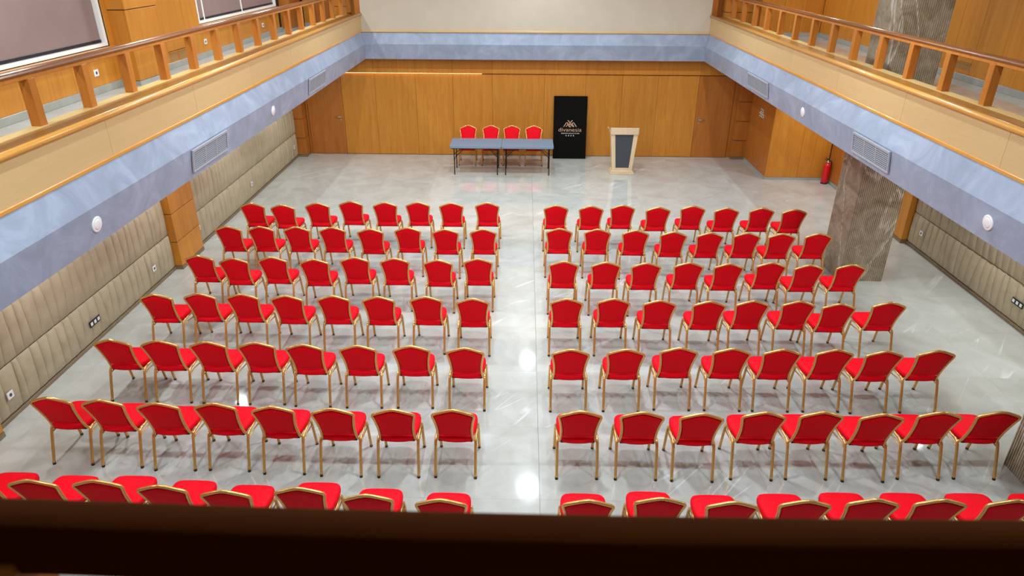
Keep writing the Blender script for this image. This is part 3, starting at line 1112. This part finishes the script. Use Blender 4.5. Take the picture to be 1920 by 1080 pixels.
def table(x0, x1, label):
    cx = (x0+x1)/2
    t = empty('folding_table', (cx, 17.04, 0))
    tag(t, label, 'table', 'folding tables at the front')
    hx, hy = (x1-x0)/2, 0.41
    rr = 0.045
    poly = []
    for qx, qy, a0 in ((1, 1, 0), (-1, 1, 90), (-1, -1, 180), (1, -1, 270)):
        for st in range(5):
            a = radians(a0+st*22.5)
            poly.append((qx*(hx-rr)+rr*cos(a), qy*(hy-rr)+rr*sin(a)))
    MB().prism(poly, 'z', 0.695, 0.74).build('tabletop', TABLETOP, t)
    for s in (-1, 1):
        lx = s*(hx-0.10)
        for q in (-1, 1):
            lg = MB().tube([(lx, q*0.30, 0.012), (lx, q*0.315, 0.62), (lx, q*0.30, 0.694)], 0.0125, 8).build('leg', STEEL, t)
            MB().lathe([(0.0145, 0.0), (0.0145, 0.022)], 8, (lx, q*0.30)).build('rubber_foot', RUBBER, lg)
        MB().tube([(lx, -0.31, 0.36), (lx, 0.31, 0.36)], 0.009, 6).build('cross_bar', STEEL, t)
        MB().tube([(lx, 0, 0.36), (lx-s*0.30, 0, 0.66), (lx-s*0.32, 0, 0.694)], 0.009, 6).build('brace', STEEL, t)
        MB().tube([(lx, -0.305, 0.52), (lx-s*0.17, -0.305, 0.66), (lx-s*0.19, -0.305, 0.694)], 0.008, 6).build('brace', STEEL, t)
    for q in (-1, 1):
        MB().box(-hx+0.04, hx-0.04, q*0.36-0.01, q*0.36+0.01, 0.67, 0.695).build('edge_rail', STEEL, t)


table(-1.825, -0.557, 'blue grey folding table on black legs, left one of the pair')
table(-0.549, 0.730, 'blue grey folding table on black legs, right one of the pair')

# ------------------------------------------------------------------ lectern
le = empty('lectern', (2.475, 16.90, 0))
tag(le, 'light wooden lectern with a dark tapered front panel', 'lectern')
MB().box(-0.305, 0.305, -0.03, 0.36, 0, 0.045, 0.005).build('base', LECTWOOD, le)
MB().box(-0.275, 0.275, 0.0, 0.33, 0.045, 0.085, 0.005).build('base_step', LECTWOOD, le)
zb, zt = 0.085, 1.02
wb_, wt_ = 0.245, 0.335
# front frame: two raking stiles and a bottom rail round the dark panel
for s in (-1, 1):
    MB().prism([(s*wb_, zb), (s*(wb_-0.085), zb), (s*(wt_-0.105), zt), (s*wt_, zt)], 'y', 0.03, 0.055).build('stile', LECTWOOD, le)
    sp = MB()
    sp.add([(s*wb_, 0.055, zb), (s*(wb_-0.02), 0.055, zb), (s*(wb_-0.02), 0.31, zb), (s*wb_, 0.31, zb),
            (s*wt_, 0.055, zt), (s*(wt_-0.02), 0.055, zt), (s*(wt_-0.02), 0.31, zt+.02), (s*wt_, 0.31, zt+.02)],
           [(0, 1, 2, 3), (4, 5, 6, 7), (0, 1, 5, 4), (1, 2, 6, 5), (2, 3, 7, 6), (3, 0, 4, 7)])
    sp.build('side_panel', LECTWOOD, le)
MB().prism([(-(wb_-0.085), zb), (wb_-0.085, zb), (wb_-0.078, zb+0.07), (-(wb_-0.078), zb+0.07)], 'y', 0.03, 0.055).build('bottom_rail', LECTWOOD, le)
MB().prism([(-(wb_-0.078), zb+0.07), (wb_-0.078, zb+0.07), (wt_-0.105, zt), (-(wt_-0.105), zt)], 'y', 0.040, 0.052).build('front_panel', CHAR, le)
MB().box(-0.345, 0.345, 0.0, 0.03, 1.00, 1.165, 0.004).build('desk_front', LECTWOOD, le)
for s in (-1, 1):
    MB().prism([(0.03, 1.0), (0.40, 1.0), (0.40, 1.07), (0.03, 1.165)], 'x', s*0.345, s*0.325).build('desk_side', LECTWOOD, le)
MB().add([(-0.325, 0.03, 1.13), (0.325, 0.03, 1.13), (0.325, 0.40, 1.035), (-0.325, 0.40, 1.035),
          (-0.325, 0.03, 1.11), (0.325, 0.03, 1.11), (0.325, 0.40, 1.015), (-0.325, 0.40, 1.015)],
         [(0, 1, 2, 3), (4, 5, 6, 7), (0, 1, 5, 4), (1, 2, 6, 5), (2, 3, 7, 6), (3, 0, 4, 7)]).build('desk_top', LECTWOOD, le)
MB().tube([(-0.345, 0.06, 1.13), (-0.40, 0.02, 1.15), (-0.42, -0.02, 1.19)], 0.010, 8).build('microphone_clip', LECTWOOD, le)
MB().box(-0.24, 0.24, 0.06, 0.30, 0.55, 0.57).build('shelf', LECTWOOD, le)

# ------------------------------------------------------------------ sign board
sg = empty('sign_board', (1.222, 18.27, 0))
sg.rotation_euler = (radians(-8.6), 0, 0)
tag(sg, 'tall black sign board with rose gold emblem leaning on the wall', 'sign')
MB().box(-0.442, 0.442, 0.0, 0.025, 0.004, 1.635, 0.002).build('board', SIGNM, sg)


def text(body, size, x, z, mat, name, sx=1.0):
    c = bpy.data.curves.new(name, 'FONT')
    c.body = body
    c.size = size
    c.align_x = 'CENTER'
    c.align_y = 'CENTER'
    c.extrude = 0.001
    c.offset = -0.0015 if size > 0.1 else 0.0
    c.materials.append(mat)
    o = bpy.data.objects.new(name, c)
    COL.objects.link(o)
    o.parent = sg
    o.location = (x, -0.0015, z)
    o.rotation_euler = (pi/2, 0, 0)
    o.scale = (sx, 1, 1)
    bpy.context.view_layer.update()
    dg = bpy.context.evaluated_depsgraph_get()
    me = bpy.data.meshes.new_from_object(o.evaluated_get(dg))
    me.name = name
    q_ = bpy.data.objects.new(name, me)
    COL.objects.link(q_)
    q_.parent = sg
    q_.location, q_.rotation_euler, q_.scale = o.location, o.rotation_euler, o.scale
    bpy.data.objects.remove(o)
    q_.name = name
    return q_


def stroke(mbb, pts, w):
    """flat strokes in the board plane"""
    for (ax, az), (bx, bz) in zip(pts[:-1], pts[1:]):
        dx, dz = bx-ax, bz-az
        ln = sqrt(dx*dx+dz*dz)
        nx, nz = -dz/ln*w/2, dx/ln*w/2
        mbb.prism([(ax+nx, az+nz), (bx+nx, bz+nz), (bx-nx, bz-nz), (ax-nx, az-nz)], 'y', -0.003, -0.0005)


em = MB()
ox, oz, q = 0.000, 0.845, 0.0070        # emblem of interlaced peaks


def E_(pts, w=0.016):
    stroke(em, [(ox+a*q, oz+b*q*0.84) for a, b in pts], w)


E_([(-24, 0), (-14, 18), (-10, 18), (-2, 3)])
E_([(-15, 0), (-7, 14)])
E_([(-10, 27), (-6, 27), (0, 14), (12, 0)])
E_([(10, 27), (6, 27), (-6, 4), (-3, 0), (4, 0)])
E_([(24, 0), (14, 18), (10, 18), (2, 5)])
E_([(15, 0), (8, 13)])
em.build('emblem', COPPER, sg)
text('divanesia', 0.145, 0.0, 0.765, COPPER, 'lettering', 1.20)
text('PREMIUM RESORT & SPA', 0.037, 0.01, 0.672, OFFW, 'small_lettering', 1.22)
for i in range(4):
    st = MB()
    pl = []
    for k in range(10):
        a = pi/2+k*pi/5
        rad = 0.019 if k % 2 == 0 else 0.009
        pl.append((rad*cos(a), rad*sin(a)))
    st.prism(pl, 'y', -0.003, -0.0005)
    o = st.build('star', OFFW, sg)
    o.location = (-0.098+0.066*i, 0, 0.615)

# ------------------------------------------------------------------ fire extinguisher
ex = empty('fire_extinguisher', (7.315, 16.32, 0))
ex.rotation_euler = (0, 0, radians(200))
tag(ex, 'red fire extinguisher standing on the floor in the oak corner', 'fire extinguisher')
MB().lathe([(0.070, 0.0), (0.078, 0.01), (0.078, 0.045), (0.080, 0.05), (0.080, 0.43), (0.074, 0.462), (0.055, 0.488), (0.028, 0.502)], 24).build('cylinder', EXTR, ex)
MB().lathe([(0.082, 0.0), (0.082, 0.03)], 24).build('foot_ring', RUBBER, ex)
MB().lathe([(0.024, 0.50), (0.024, 0.53), (0.018, 0.535), (0.018, 0.56)], 14).build('valve', CHROME, ex)
MB().tube([(0.0, 0.0, 0.555), (0.03, 0, 0.575), (0.11, 0, 0.60)], 0.010, 8).build('handle', RUBBER, ex)
MB().tube([(0.0, 0.0, 0.565), (0.03, 0, 0.61), (0.10, 0, 0.645)], 0.009, 8).build('lever', RUBBER, ex)
MB().tube(smooth_path([(-0.015, 0, 0.545), (-0.07, 0.0, 0.56), (-0.115, 0, 0.50), (-0.108, 0, 0.35), (-0.098, 0, 0.20)], 2), 0.011, 8).build('hose', RUBBER, ex)
MB().lathe([(0.020, -0.003), (0.020, 0.003)], 14).xf(Matrix.Translation((0, -0.030, 0.548)) @ Matrix.Rotation(pi/2, 4, 'X')).build('gauge', WHITE, ex)
